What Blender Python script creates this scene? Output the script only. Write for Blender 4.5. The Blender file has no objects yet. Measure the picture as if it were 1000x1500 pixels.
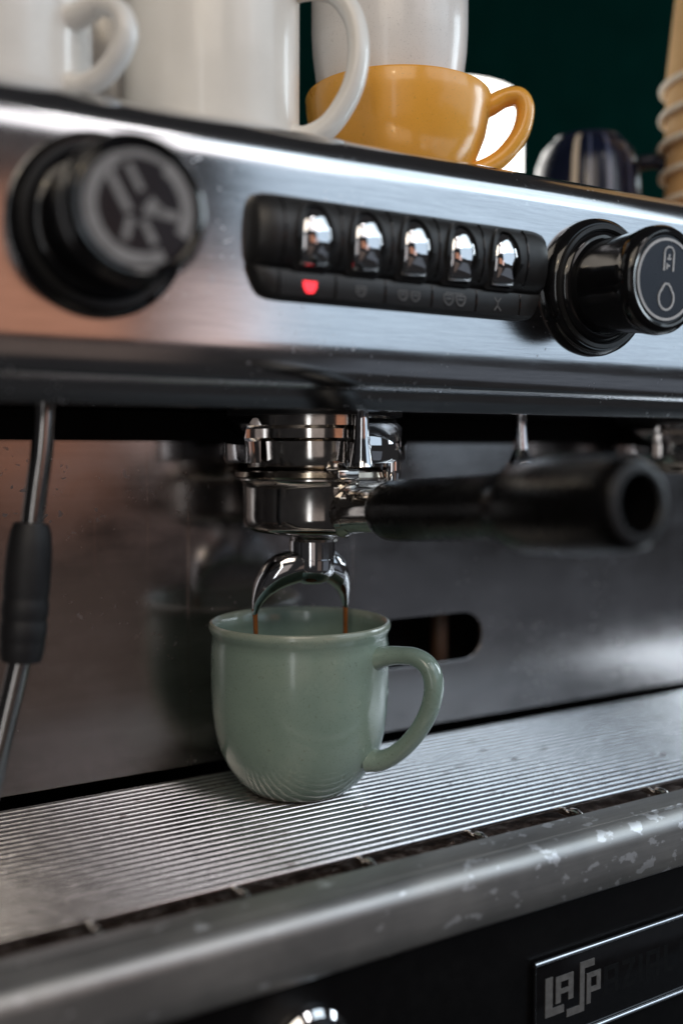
import bpy, bmesh, math, random
from mathutils import Vector, Matrix
random.seed(7)
S = 0.001                       # everything below is written in millimetres
scn = bpy.context.scene
col = scn.collection
rad = math.radians

# ------------------------------------------------------------------ camera
PSI, PIT = rad(30.5), rad(3.5)
F = Vector((math.sin(PSI)*math.cos(PIT), math.cos(PSI)*math.cos(PIT), -math.sin(PIT)))
R = Vector((math.cos(PSI), -math.sin(PSI), 0))
U = R.cross(F)
cam = bpy.data.objects.new('camera', bpy.data.cameras.new('camera'))
col.objects.link(cam)
M = Matrix((R, U, -F)).transposed().to_4x4()
M.translation = Vector((-216.5, -405.5, 157.7)) * S
cam.matrix_world = M
cam.data.sensor_fit = 'VERTICAL'
cam.data.sensor_height = 36
cam.data.lens = 35
cam.data.clip_start = 0.01
cam.data.clip_end = 50
cam.data.dof.use_dof = True
cam.data.dof.focus_distance = 0.440
cam.data.dof.aperture_fstop = 2.7
cam.data.dof.aperture_blades = 9
scn.camera = cam

# ------------------------------------------------------------------ world + lamps
w = bpy.data.worlds.new('World'); scn.world = w; w.use_nodes = True
bg = w.node_tree.nodes['Background']
bg.inputs['Color'].default_value = (0.58, 0.56, 0.58, 1)
bg.inputs['Strength'].default_value = 0.035
scn.view_settings.view_transform = 'Standard'
scn.view_settings.look = 'None'
scn.view_settings.exposure = 0.28
scn.view_settings.gamma = 1

def area(name, loc, target, sx, sy, radiance, color, spread=180):
    l = bpy.data.lights.new(name, 'AREA'); l.shape = 'RECTANGLE'
    l.size, l.size_y = sx, sy
    l.energy = radiance * math.pi * sx * sy
    l.color = color; l.spread = rad(spread)
    o = bpy.data.objects.new(name, l); col.objects.link(o)
    o.location = loc
    o.rotation_euler = (Vector(target) - Vector(loc)).to_track_quat('-Z', 'Y').to_euler()
    return o
area('window_light', (1.24, -1.40, 0.70), (0, 0, 0.45), 1.30, 1.00, 0.90, (0.68, 0.84, 1.0))
area('upper_fill_light', (1.08, -1.14, 1.20), (0, 0, 0.1), 1.0, 0.75, 1.5, (0.76, 0.90, 1.0))  # added fill, no actual window: lifts the mug's right side and the grille
area('side_window_light', (1.75, -0.06, 0.62), (0, 0, 0.10), 0.9, 0.75, 6.0, (0.80, 0.92, 1.0))
area('room_fill_light', (-0.62, -1.10, 1.02), (0, 0, 0.2), 0.85, 0.75, 2.5, (1.0, 0.88, 0.74))
area('rear_fill_light', (-0.95, -1.75, 0.12), (0, 0, 0.12), 1.0, 0.9, 0.28, (1.0, 0.86, 0.80))  # added unseen fill, gives the group and spouts something to reflect
area('chrome_streak_light', (-0.95, -1.25, 0.25), (0, 0, 0.15), 0.14, 1.1, 2.2, (0.92, 0.97, 1.0))  # added narrow lamp for bright streaks on the chrome, no doorway there
area('cool_low_fill_light', (1.45, -1.40, -0.42), (0, 0, 0.1), 1.2, 0.6, 0.10, (0.74, 0.84, 1.0))  # added low cool fill that brightens the right of the splash
area('high_front_fill_light', (0.50, -1.66, 1.16), (0, 0, 0.1), 0.85, 0.62, 1.75, (1.0, 0.94, 0.94))  # added fill for highlights on the lip and rods, no actual transom
area('ceiling_strip_light', (0.24, -0.90, 1.10), (-0.1, 0, 0.28), 0.22, 0.05, 9.0, (1.0, 0.95, 0.94))
area('warm_reflection_light', (0.30, -1.95, 0.30), (0.1, 0, 0.2), 0.46, 0.50, 0.45, (1.0, 0.44, 0.26))  # unseen lamp added for the brown reflection in the housing
area('warm_low_fill_light', (0.30, -1.95, -0.40), (0.0, 0, 0.1), 0.70, 0.60, 0.085, (1.0, 0.70, 0.56))  # added low fill that tints the left of the splash brown
area('pink_reflection_light', (0.70, -1.85, 0.22), (0.1, 0, 0.2), 0.22, 0.34, 0.75, (1.0, 0.74, 0.68))  # unseen lamp added for the pink reflection in the housing
area('ceiling_spot', (-0.75, -1.0, 0.95), (0, 0, 0.2), 0.07, 0.07, 30.0, (1.0, 0.80, 0.52))

# ------------------------------------------------------------------ materials
def nodes_of(name):
    m = bpy.data.materials.new(name); m.use_nodes = True
    nt = m.node_tree
    return m, nt, nt.nodes['Principled BSDF']
def N(nt, t, **kw):
    n = nt.nodes.new(t)
    for k, v in kw.items(): setattr(n, k, v)
    return n
def coords(nt, scale=(1, 1, 1), rot=(0, 0, 0)):
    tc = N(nt, 'ShaderNodeTexCoord'); mp = N(nt, 'ShaderNodeMapping')
    mp.inputs['Scale'].default_value = scale; mp.inputs['Rotation'].default_value = rot
    nt.links.new(tc.outputs['Object'], mp.inputs['Vector'])
    return mp.outputs['Vector']
def noise(nt, vec, scale, detail=4, rough=0.55):
    n = N(nt, 'ShaderNodeTexNoise')
    n.inputs['Scale'].default_value = scale; n.inputs['Detail'].default_value = detail
    n.inputs['Roughness'].default_value = rough
    nt.links.new(vec, n.inputs['Vector'])
    return n.outputs['Fac']
def ramp(nt, fac, stops, interp='LINEAR'):
    r = N(nt, 'ShaderNodeValToRGB'); r.color_ramp.interpolation = interp
    els = r.color_ramp.elements
    while len(els) < len(stops): els.new(0.5)
    for e, (p, c) in zip(els, stops):
        e.position = p
        e.color = (c, c, c, 1) if isinstance(c, (int, float)) else (*c, 1)
    nt.links.new(fac, r.inputs['Fac'])
    return r.outputs['Color']
def mixc(nt, fac, a, b, mode='MIX'):
    m = N(nt, 'ShaderNodeMix', data_type='RGBA', blend_type=mode)
    for sock, v in ((m.inputs['Factor'], fac), (m.inputs['A'], a), (m.inputs['B'], b)):
        if hasattr(v, 'is_linked'): nt.links.new(v, sock)
        elif isinstance(v, (int, float)): sock.default_value = v
        else: sock.default_value = (*v, 1)
    return m.outputs['Result']
def math_(nt, op, a, b=0.0, c=0.0):
    m = N(nt, 'ShaderNodeMath', operation=op)
    for i, v in enumerate((a, b, c)):
        if hasattr(v, 'is_linked'): nt.links.new(v, m.inputs[i])
        else: m.inputs[i].default_value = v
    return m.outputs[0]
def bump(nt, b, height, strength, dist=0.0003):
    n = N(nt, 'ShaderNodeBump')
    n.inputs['Strength'].default_value = strength; n.inputs['Distance'].default_value = dist
    nt.links.new(height, n.inputs['Height']); nt.links.new(n.outputs['Normal'], b.inputs['Normal'])

def plain(name, color, rough=0.4, metal=0.0, coat=0.0, var=0.08, nscale=220, bmp=0.0, rvar=0.06, spec=0.5):
    m, nt, b = nodes_of(name)
    v = coords(nt)
    n = noise(nt, v, nscale, 5)
    lo = tuple(max(0, c*(1-var)) for c in color); hi = tuple(c*(1+var) for c in color)
    nt.links.new(ramp(nt, n, [(0.3, lo), (0.7, hi)]), b.inputs['Base Color'])
    n2 = noise(nt, v, nscale*0.35, 3)
    nt.links.new(ramp(nt, n2, [(0.3, max(0.02, rough-rvar)), (0.7, rough+rvar)]), b.inputs['Roughness'])
    b.inputs['Metallic'].default_value = metal
    b.inputs['Coat Weight'].default_value = coat
    b.inputs['Coat Roughness'].default_value = 0.06
    b.inputs['Specular IOR Level'].default_value = spec
    if bmp: bump(nt, b, n, bmp)
    return m

def brushed(name, color, rough, stretch=(6, 260, 260), rot=(0, 0, 0), strength=0.06, smudge=0.10, aniso=0.0, fine=1.0):
    m, nt, b = nodes_of(name)
    v = coords(nt, stretch, rot)
    n = noise(nt, v, 3.5*fine, 6, 0.7)
    sm = noise(nt, coords(nt), 22, 5, 0.6)
    nt.links.new(ramp(nt, math_(nt, 'MULTIPLY_ADD', n, 0.35, math_(nt, 'MULTIPLY', sm, 0.65)),
                      [(0.3, tuple(c*0.86 for c in color)), (0.7, tuple(min(1, c*1.08) for c in color))]), b.inputs['Base Color'])
    r = math_(nt, 'MULTIPLY_ADD', ramp(nt, sm, [(0.35, 0.0), (0.7, 1.0)]), smudge, rough)
    r2 = math_(nt, 'MULTIPLY_ADD', n, 0.08, r)
    nt.links.new(r2, b.inputs['Roughness'])
    b.inputs['Metallic'].default_value = 1.0
    if strength: bump(nt, b, n, strength, 0.0002)
    return m

# scratched front panel steel: fine diagonal brush lines, small spatter spots, smudges
def panel_steel():
    m, nt, b = nodes_of('panel_steel')
    a = noise(nt, coords(nt, (14, 300, 300), (0, rad(9), 0)), 3.0, 7, 0.75)
    a2 = noise(nt, coords(nt, (30, 500, 420), (0, rad(-14), 0)), 2.0, 5, 0.7)
    sm = noise(nt, coords(nt), 16, 5, 0.6)
    spots = noise(nt, coords(nt), 420, 2, 0.5)
    zone = noise(nt, coords(nt), 36, 2, 0.5)
    sp = math_(nt, 'MULTIPLY', ramp(nt, spots, [(0.66, 0.0), (0.70, 1.0)]), ramp(nt, zone, [(0.52, 0.0), (0.66, 1.0)]))
    lines = math_(nt, 'MULTIPLY_ADD', a, 0.6, math_(nt, 'MULTIPLY', a2, 0.4))
    c1 = ramp(nt, lines, [(0.33, (0.50, 0.51, 0.53)), (0.66, (0.70, 0.71, 0.73))])
    nt.links.new(mixc(nt, math_(nt, 'MULTIPLY', sp, 0.5), c1, (0.85, 0.87, 0.9)), b.inputs['Base Color'])
    r = math_(nt, 'MULTIPLY_ADD', ramp(nt, sm, [(0.3, 0.0), (0.75, 1.0)]), 0.07, 0.07)
    r = math_(nt, 'MULTIPLY_ADD', lines, 0.08, r)
    r = math_(nt, 'MULTIPLY_ADD', sp, 0.25, r)
    nt.links.new(r, b.inputs['Roughness'])
    b.inputs['Metallic'].default_value = 1.0
    bump(nt, b, lines, 0.05, 0.0002)
    return m

# worn grey tray lip: dull oxide with bright chips and a rust run
def lip_steel():
    m, nt, b = nodes_of('lip_steel')
    v = coords(nt)
    big = noise(nt, coords(nt, (1, 1.0, 1.0)), 60, 5, 0.6)
    tc = N(nt, 'ShaderNodeTexCoord'); sx = N(nt, 'ShaderNodeSeparateXYZ')
    nt.links.new(tc.outputs['Object'], sx.inputs[0])
    zone = N(nt, 'ShaderNodeMapRange'); zone.inputs['From Min'].default_value = -0.02; zone.inputs['From Max'].default_value = 0.09
    zone.inputs['To Min'].default_value = -0.07; zone.inputs['To Max'].default_value = 0.0
    nt.links.new(sx.outputs['X'], zone.inputs['Value'])
    chips = ramp(nt, math_(nt, 'ADD', noise(nt, coords(nt, (0.75, 1.0, 1.1)), 135, 5, 0.55), zone.outputs[0]), [(0.562, 0.0), (0.575, 0.55), (0.60, 1.0)])
    smud = noise(nt, v, 30, 6, 0.65)
    base = ramp(nt, smud, [(0.3, (0.43, 0.43, 0.43)), (0.72, (0.60, 0.59, 0.57))])
    fine = noise(nt, coords(nt, (8, 160, 160)), 5, 5, 0.7)
    base = mixc(nt, 0.25, base, ramp(nt, fine, [(0.3, 0.14), (0.7, 0.5)]))
    c = mixc(nt, chips, base, (0.84, 0.85, 0.87))
    # rust run
    def blob(cx, cz, rx, rz, seed):
        dx = math_(nt, 'DIVIDE', math_(nt, 'SUBTRACT', sx.outputs['X'], cx), rx)
        dz = math_(nt, 'DIVIDE', math_(nt, 'SUBTRACT', sx.outputs['Z'], cz), rz)
        d = math_(nt, 'ADD', math_(nt, 'MULTIPLY', dx, dx), math_(nt, 'MULTIPLY', dz, dz))
        d = math_(nt, 'ADD', d, math_(nt, 'MULTIPLY', math_(nt, 'SUBTRACT', big, 0.5), 2.2))
        return ramp(nt, d, [(0.5, 1.0), (1.1, 0.0)])
    rust = math_(nt, 'MAXIMUM', blob(0.0885, -0.0095, 0.0011, 0.0052, 0), blob(0.0895, -0.0245, 0.0030, 0.0016, 1))
    rust = math_(nt, 'MAXIMUM', rust, blob(0.032, -0.0245, 0.0035, 0.0014, 1))
    c = mixc(nt, math_(nt, 'MULTIPLY', rust, 0.85), c, (0.20, 0.11, 0.045))
    nt.links.new(c, b.inputs['Base Color'])
    nt.links.new(math_(nt, 'MULTIPLY_ADD', smud, 0.20, math_(nt, 'MULTIPLY_ADD', chips, 0.02, 0.34)), b.inputs['Roughness'])
    nt.links.new(math_(nt, 'SUBTRACT', 0.92, rust), b.inputs['Metallic'])
    bump(nt, b, math_(nt, 'MULTIPLY_ADD', chips, -0.5, big), 0.10, 0.0003)
    return m

def glaze(name, color, speck, speck_amt=0.35, rough=0.22, mott=0.10):
    m, nt, b = nodes_of(name)
    v = coords(nt)
    mo = noise(nt, v, 38, 5, 0.6)
    c = ramp(nt, mo, [(0.3, tuple(x*(1-mott) for x in color)), (0.7, tuple(x*(1+mott) for x in color))])
    s = noise(nt, v, 1500, 2, 0.6)
    s2 = noise(nt, v, 700, 2, 0.5)
    c = mixc(nt, math_(nt, 'MULTIPLY', ramp(nt, s, [(0.60, 0.0), (0.70, 1.0)]), speck_amt), c, speck)
    c = mixc(nt, math_(nt, 'MULTIPLY', ramp(nt, s2, [(0.69, 0.0), (0.73, 1.0)]), speck_amt), c, speck)
    nt.links.new(c, b.inputs['Base Color'])
    nt.links.new(ramp(nt, noise(nt, v, 90, 4), [(0.3, rough-0.05), (0.7, rough+0.07)]), b.inputs['Roughness'])
    b.inputs['Coat Weight'].default_value = 0.35; b.inputs['Coat Roughness'].default_value = 0.10
    bump(nt, b, noise(nt, v, 160, 3), 0.05, 0.0004)
    return m

def emit(name, color, strength):
    m, nt, b = nodes_of(name)
    b.inputs['Base Color'].default_value = (*color, 1)
    b.inputs['Emission Color'].default_value = (*color, 1)
    b.inputs['Emission Strength'].default_value = strength
    return m

def grime():
    m, nt, b = nodes_of('tray_grime')
    v = coords(nt)
    n = noise(nt, v, 130, 8, 0.7); n2 = noise(nt, v, 40, 4, 0.6)
    c = ramp(nt, n, [(0.36, (0.02, 0.012, 0.009)), (0.5, (0.10, 0.065, 0.052)), (0.66, (0.42, 0.37, 0.35))])
    nt.links.new(c, b.inputs['Base Color'])
    nt.links.new(ramp(nt, n2, [(0.4, 0.18), (0.65, 0.55)]), b.inputs['Roughness'])
    b.inputs['Metallic'].default_value = 0.35
    bump(nt, b, n, 0.7, 0.0012)
    return m

def rod_steel():
    m, nt, b = nodes_of('grille_wire_steel')
    g = N(nt, 'ShaderNodeNewGeometry').outputs['Position']
    n = noise(nt, g, 160, 5); st = noise(nt, g, 75, 5, 0.6); big = noise(nt, g, 14, 3)
    c = ramp(nt, n, [(0.3, (0.66, 0.65, 0.66)), (0.7, (0.80, 0.79, 0.80))])
    mask = math_(nt, 'MULTIPLY', ramp(nt, st, [(0.60, 0.0), (0.66, 1.0)]), ramp(nt, big, [(0.45, 0.0), (0.6, 1.0)]))
    c = mixc(nt, math_(nt, 'MULTIPLY', mask, 0.5), c, (0.14, 0.09, 0.07))
    nt.links.new(c, b.inputs['Base Color'])
    nt.links.new(math_(nt, 'MULTIPLY_ADD', n, 0.14, 0.15), b.inputs['Roughness'])
    b.inputs['Metallic'].default_value = 1.0
    bump(nt, b, n, 0.08, 0.0003)
    return m

def splash_steel():
    m, nt, b = nodes_of('splash_steel')
    n = noise(nt, coords(nt, (3, 120, 260)), 3.5, 6, 0.7)
    sm = noise(nt, coords(nt), 22, 5, 0.6)
    wipe = noise(nt, coords(nt, (14, 1, 40), (0, rad(22), 0)), 2.2, 5, 0.65)
    sp = math_(nt, 'MULTIPLY', ramp(nt, noise(nt, coords(nt), 330, 2, 0.4), [(0.68, 0.0), (0.71, 1.0)]), ramp(nt, noise(nt, coords(nt), 18, 2), [(0.48, 0.0), (0.62, 1.0)]))
    drip = math_(nt, 'MULTIPLY', ramp(nt, noise(nt, coords(nt, (150, 1, 5)), 1.0, 3, 0.5), [(0.66, 0.0), (0.72, 1.0)]), 0.35)
    k = math_(nt, 'MULTIPLY_ADD', n, 0.3, math_(nt, 'MULTIPLY_ADD', sm, 0.45, math_(nt, 'MULTIPLY', wipe, 0.25)))
    c = ramp(nt, k, [(0.35, (0.29, 0.275, 0.27)), (0.65, (0.42, 0.40, 0.40))])
    c = mixc(nt, math_(nt, 'MAXIMUM', math_(nt, 'MULTIPLY', sp, 0.3), drip), c, (0.20, 0.15, 0.12))
    nt.links.new(c, b.inputs['Base Color'])
    r = math_(nt, 'MULTIPLY_ADD', wipe, 0.10, math_(nt, 'MULTIPLY_ADD', ramp(nt, sm, [(0.35, 0.0), (0.7, 1.0)]), 0.09, 0.095))
    nt.links.new(math_(nt, 'MULTIPLY_ADD', math_(nt, 'MAXIMUM', sp, drip), 0.25, r), b.inputs['Roughness'])
    b.inputs['Metallic'].default_value = 1.0
    bump(nt, b, n, 0.03, 0.0002)
    return m

def sage_glaze():
    m, nt, b = nodes_of('sage_glaze')
    v = coords(nt)
    mo = noise(nt, v, 30, 5, 0.6)
    c = ramp(nt, mo, [(0.3, (0.225, 0.31, 0.265)), (0.55, (0.262, 0.352, 0.30)), (0.75, (0.295, 0.375, 0.31))])
    sx = N(nt, 'ShaderNodeSeparateXYZ'); nt.links.new(v, sx.inputs[0])
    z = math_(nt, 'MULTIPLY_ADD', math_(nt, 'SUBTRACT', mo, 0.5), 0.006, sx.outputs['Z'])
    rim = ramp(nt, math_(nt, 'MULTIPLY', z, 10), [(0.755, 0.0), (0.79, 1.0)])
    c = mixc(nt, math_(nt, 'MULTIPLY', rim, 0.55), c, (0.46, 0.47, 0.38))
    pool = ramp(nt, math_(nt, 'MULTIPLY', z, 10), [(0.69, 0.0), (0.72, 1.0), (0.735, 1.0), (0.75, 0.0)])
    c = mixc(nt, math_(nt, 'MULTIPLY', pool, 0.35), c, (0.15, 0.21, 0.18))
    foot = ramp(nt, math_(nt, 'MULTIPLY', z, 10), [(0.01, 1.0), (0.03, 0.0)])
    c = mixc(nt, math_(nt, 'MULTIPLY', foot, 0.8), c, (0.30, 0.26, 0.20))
    s1 = noise(nt, v, 1300, 2, 0.6); s2 = noise(nt, v, 600, 2, 0.5)
    c = mixc(nt, math_(nt, 'MULTIPLY', ramp(nt, s1, [(0.58, 0.0), (0.68, 1.0)]), 0.32), c, (0.13, 0.18, 0.14))
    c = mixc(nt, math_(nt, 'MULTIPLY', ramp(nt, s2, [(0.685, 0.0), (0.73, 1.0)]), 0.4), c, (0.11, 0.12, 0.08))
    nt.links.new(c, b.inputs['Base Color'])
    nt.links.new(ramp(nt, noise(nt, v, 70, 5), [(0.3, 0.15), (0.7, 0.30)]), b.inputs['Roughness'])
    b.inputs['Coat Weight'].default_value = 0.45; b.inputs['Coat Roughness'].default_value = 0.08
    bump(nt, b, noise(nt, v, 140, 4), 0.10, 0.0005)
    return m

MT = {
    'panel': panel_steel(),
    'splash': splash_steel(),
    'chrome': plain('chrome', (0.72, 0.72, 0.74), 0.055, 1.0, var=0.06, nscale=60, rvar=0.03),
    'chrome_dull': plain('stained_chrome', (0.56, 0.53, 0.50), 0.13, 1.0, var=0.20, nscale=120, rvar=0.06),
    'brass': plain('coffee_stained_chrome', (0.55, 0.47, 0.38), 0.12, 1.0, var=0.25, nscale=150, rvar=0.06),
    'rod': rod_steel(),
    'lip': lip_steel(),
    'grime': grime(),
    'black_gloss': plain('black_gloss_plastic', (0.006, 0.006, 0.007), 0.12, var=0.2, rvar=0.05),
    'black_satin': plain('black_satin_plastic', (0.014, 0.014, 0.015), 0.42, var=0.2, bmp=0.05),
    'handle': plain('black_handle_plastic', (0.0032, 0.003, 0.0032), 0.28, var=0.25, bmp=0.04, spec=0.3),
    'rubber': plain('black_rubber', (0.008, 0.008, 0.010), 0.55, var=0.25, bmp=0.08),
    'black_paint': plain('black_enamel', (0.004, 0.004, 0.0045), 0.35, var=0.2, spec=0.25),
    'void': plain('dark_cavity', (0.004, 0.0035, 0.0035), 0.8, var=0.2, spec=0.1),
    'print': plain('grey_print', (0.52, 0.53, 0.55), 0.35, var=0.12, nscale=600),
    'print_soft': plain('worn_grey_print', (0.25, 0.25, 0.26), 0.4, var=0.2, nscale=300),
    'print_dim': plain('dim_grey_print', (0.13, 0.13, 0.135), 0.45, var=0.25, nscale=500),
    'cap_disc': brushed('cap_disc_metal', (0.045, 0.045, 0.05), 0.22, (60, 60, 60), strength=0.03),
    'badge': plain('worn_badge_metal', (0.30, 0.30, 0.30), 0.35, 0.6, var=0.2, nscale=400),
    'badge_dark_reflection': plain('dark_reflection_badge_metal', (0.0065, 0.0065, 0.007), 0.13, 0.0, var=0.3, nscale=400),  # same letters, with their dark reflection put into the colour
    'sage': sage_glaze(),
    'white_cer': glaze('white_glaze', (0.85, 0.83, 0.80), (0.6, 0.57, 0.52), 0.2, 0.26, 0.03),
    'cream_cer': glaze('warm_white_glaze', (0.87, 0.845, 0.80), (0.6, 0.57, 0.52), 0.15, 0.36, 0.03),
    'grey_cer': glaze('pale_grey_glaze', (0.64, 0.615, 0.60), (0.4, 0.38, 0.36), 0.35, 0.22, 0.05),
    'nest_cer': glaze('speckled_white_glaze', (0.80, 0.77, 0.75), (0.4, 0.38, 0.36), 0.35, 0.32, 0.04),
    'gold': glaze('mustard_glaze', (0.90, 0.43, 0.06), (0.40, 0.19, 0.04), 0.3, 0.30, 0.05),
    'navy': plain('navy_glaze', (0.007, 0.011, 0.030), 0.22, var=0.2, nscale=80, spec=0.35),
    'cream_stripe': glaze('cream_stripe_glaze', (0.62, 0.55, 0.45), (0.4, 0.35, 0.3), 0.2, 0.15, 0.05),
    'blue_stripe': glaze('slate_stripe_glaze', (0.08, 0.10, 0.18), (0.05, 0.05, 0.08), 0.2, 0.15, 0.05),
    'kraft': plain('kraft_paper', (0.74, 0.47, 0.22), 0.75, var=0.08, nscale=500, bmp=0.06),
    'paper_rim': plain('cream_paper_rim', (0.92, 0.83, 0.70), 0.6, var=0.05, nscale=300),
    'wood': plain('tan_board_wood', (0.50, 0.29, 0.14), 0.5, var=0.2, nscale=90, bmp=0.1),
    'coffee': plain('espresso', (0.23, 0.075, 0.018), 0.12, coat=0.5, var=0.2, nscale=250),
    'wall': plain('dark_green_wall', (0.0007, 0.0100, 0.0080), 0.95, var=0.15, nscale=20, rvar=0.02, spec=0.0),
    'cabinet': plain('black_cabinet_paint', (0.0015, 0.0026, 0.0024), 0.6, var=0.2, nscale=20, spec=0.08),
    'lamp': emit('lit_white_shade', (1.0, 0.98, 0.93), 3.0),
    'red': emit('red_indicator', (1.0, 0.03, 0.045), 1.6),
    'copper': plain('brown_pipe', (0.07, 0.035, 0.02), 0.5),
}

# ------------------------------------------------------------------ mesh helpers (mm in, metres out)
def link(name, verts, faces, mat, parent=None, smooth=True, angle=38):
    me = bpy.data.meshes.new(name)
    me.from_pydata([(x*S, y*S, z*S) for x, y, z in verts], [], faces)
    bm = bmesh.new(); bm.from_mesh(me)
    bmesh.ops.remove_doubles(bm, verts=bm.verts, dist=1e-7)
    bmesh.ops.recalc_face_normals(bm, faces=bm.faces)
    bm.to_mesh(me); bm.free()
    if smooth:
        me.polygons.foreach_set('use_smooth', [True]*len(me.polygons))
        me.set_sharp_from_angle(angle=rad(angle))
    me.materials.append(mat if not isinstance(mat, str) else MT[mat])
    o = bpy.data.objects.new(name, me); col.objects.link(o)
    if parent: o.parent = parent
    return o
def empty(name, label, cat, loc=(0, 0, 0), group=None):
    o = bpy.data.objects.new(name, None); col.objects.link(o)
    o.location = Vector(loc)*S; o.empty_display_size = 0.02
    tag(o, label, cat, group); return o
def tag(o, label=None, cat=None, group=None, kind=None):
    if label: o['label'] = label
    if cat: o['category'] = cat
    if group: o['group'] = group
    if kind: o['kind'] = kind
    return o
def local(parent, pts):           # world mm -> parent-local mm (parents are only translated)
    if not parent: return pts
    p = parent.location
    q = parent.parent
    l = Vector(p)/S
    while q: l += Vector(q.location)/S; q = q.parent
    return [(x-l.x, y-l.y, z-l.z) for x, y, z in pts]
def frame(axis):
    a = Vector(axis).normalized()
    u = a.orthogonal().normalized() if abs(a.z) < 0.999 else Vector((1, 0, 0))
    if abs(a.z) < 0.999:
        u = a.cross(Vector((0, 0, 1))).normalized()
    return a, u, a.cross(u)
def lathe_pts(prof, org=(0, 0, 0), axis=(0, 0, 1), seg=64, closed=False, a0=0.0, a1=360.0):
    a, u, v = frame(axis); o = Vector(org)
    full = abs(a1-a0-360) < 1e-6
    n = seg if full else seg+1
    V, Fc = [], []
    for r, h in prof:
        for k in range(n):
            t = rad(a0+(a1-a0)*k/seg)
            V.append(tuple(o + a*h + (u*math.cos(t)+v*math.sin(t))*r))
    m = len(prof)
    for i in range(m if closed else m-1):
        i2 = (i+1) % m
        for k in range(seg):
            k2 = (k+1) % n if full else k+1
            Fc.append((i*n+k, i*n+k2, i2*n+k2, i2*n+k))
    if not full and closed:
        Fc.append(tuple(i*n for i in range(m))); Fc.append(tuple(i*n+seg for i in range(m)))
    return V, Fc
def lathe(name, prof, mat, parent=None, org=(0, 0, 0), axis=(0, 0, 1), seg=64, **kw):
    V, Fc = lathe_pts(prof, org, axis, seg, **kw)
    Fc = [f for f in Fc]
    return link(name, local(parent, V), Fc, mat, parent)
def smooth_path(pts, n=8):
    P = [Vector(p) for p in pts]; out = []
    for i in range(len(P)-1):
        p0 = P[max(i-1, 0)]; p1 = P[i]; p2 = P[i+1]; p3 = P[min(i+2, len(P)-1)]
        for k in range(n):
            t = k/n
            out.append(0.5*((2*p1)+(p2-p0)*t+(2*p0-5*p1+4*p2-p3)*t*t+(3*p1-p0-3*p2+p3)*t**3))
    out.append(P[-1]); return out
def tube_pts(path, radii, seg=16, side=None, flat=1.0, cap=True):
    """radii: float or per-point; side: fixed binormal; flat: width along side / radius"""
    n = len(path); V, Fc = [], []
    if isinstance(radii, (int, float)): radii = [radii]*n
    prev = None
    for i, p in enumerate(path):
        t = (path[min(i+1, n-1)]-path[max(i-1, 0)]).normalized()
        if side is not None:
            b = Vector(side).normalized(); nn = b.cross(t).normalized()
        else:
            if prev is None: prev = t.orthogonal().normalized()
            nn = (prev - t*prev.dot(t)).normalized(); prev = nn; b = t.cross(nn)
        for k in range(seg):
            a = 2*math.pi*k/seg
            V.append(tuple(p + nn*math.cos(a)*radii[i] + b*math.sin(a)*radii[i]*flat))
    for i in range(n-1):
        for k in range(seg):
            k2 = (k+1) % seg
            Fc.append((i*seg+k, i*seg+k2, (i+1)*seg+k2, (i+1)*seg+k))
    if cap:
        Fc.append(tuple(range(seg))); Fc.append(tuple((n-1)*seg+k for k in range(seg)))
    return V, Fc
def tube(name, pts, radii, mat, parent=None, seg=16, n=8, **kw):
    path = smooth_path(pts, n) if n else [Vector(p) for p in pts]
    if n and not isinstance(radii, (int, float)):
        rr = []
        for i in range(len(radii)-1):
            rr += [radii[i]+(radii[i+1]-radii[i])*k/n for k in range(n)]
        radii = rr+[radii[-1]]
    V, Fc = tube_pts(path, radii, seg, **kw)
    return link(name, local(parent, V), Fc, mat, parent)
def prism_x(name, prof, x0, x1, mat, parent=None, angle=38):
    n = len(prof)
    V = [(x0, y, z) for y, z in prof]+[(x1, y, z) for y, z in prof]
    Fc = [(i, (i+1) % n, n+(i+1) % n, n+i) for i in range(n)]+[tuple(range(n)), tuple(range(n, 2*n))]
    return link(name, local(parent, V), Fc, mat, parent, angle=angle)
def box(name, c, s, mat, parent=None, bev=0.0):
    bm = bmesh.new(); bmesh.ops.create_cube(bm, size=1)
    for v in bm.verts: v.co = Vector((v.co.x*s[0], v.co.y*s[1], v.co.z*s[2]))
    if bev: bmesh.ops.bevel(bm, geom=bm.edges[:], offset=bev, segments=3, affect='EDGES', profile=0.5)
    V = [(v.co.x+c[0], v.co.y+c[1], v.co.z+c[2]) for v in bm.verts]
    Fc = [tuple(v.index for v in f.verts) for f in bm.faces]; bm.free()
    return link(name, local(parent, V), Fc, mat, parent)
def arc(cx, cy, r, a0, a1, n=10):
    return [(cx+r*math.cos(rad(a0+(a1-a0)*k/n)), cy+r*math.sin(rad(a0+(a1-a0)*k/n))) for k in range(n+1)]
def decal(name, polys, org, ux, uy, nrm, mat, parent=None, h=0.25):
    """extruded flat polygons in the plane (org, ux, uy); each poly a list of 2-D outlines (outer only)"""
    V, Fc = [], []
    o, ux, uy, nn = Vector(org), Vector(ux), Vector(uy), Vector(nrm)
    for P in polys:
        b = len(V); n = len(P)
        for z in (-0.2, h):
            for x, y in P: V.append(tuple(o+ux*x+uy*y+nn*z))
        Fc.append(tuple(range(b, b+n))); Fc.append(tuple(range(b+n, b+2*n)))
        for i in range(n):
            j = (i+1) % n
            Fc.append((b+i, b+j, b+n+j, b+n+i))
    return link(name, local(parent, V), Fc, mat, parent, smooth=False)
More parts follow.
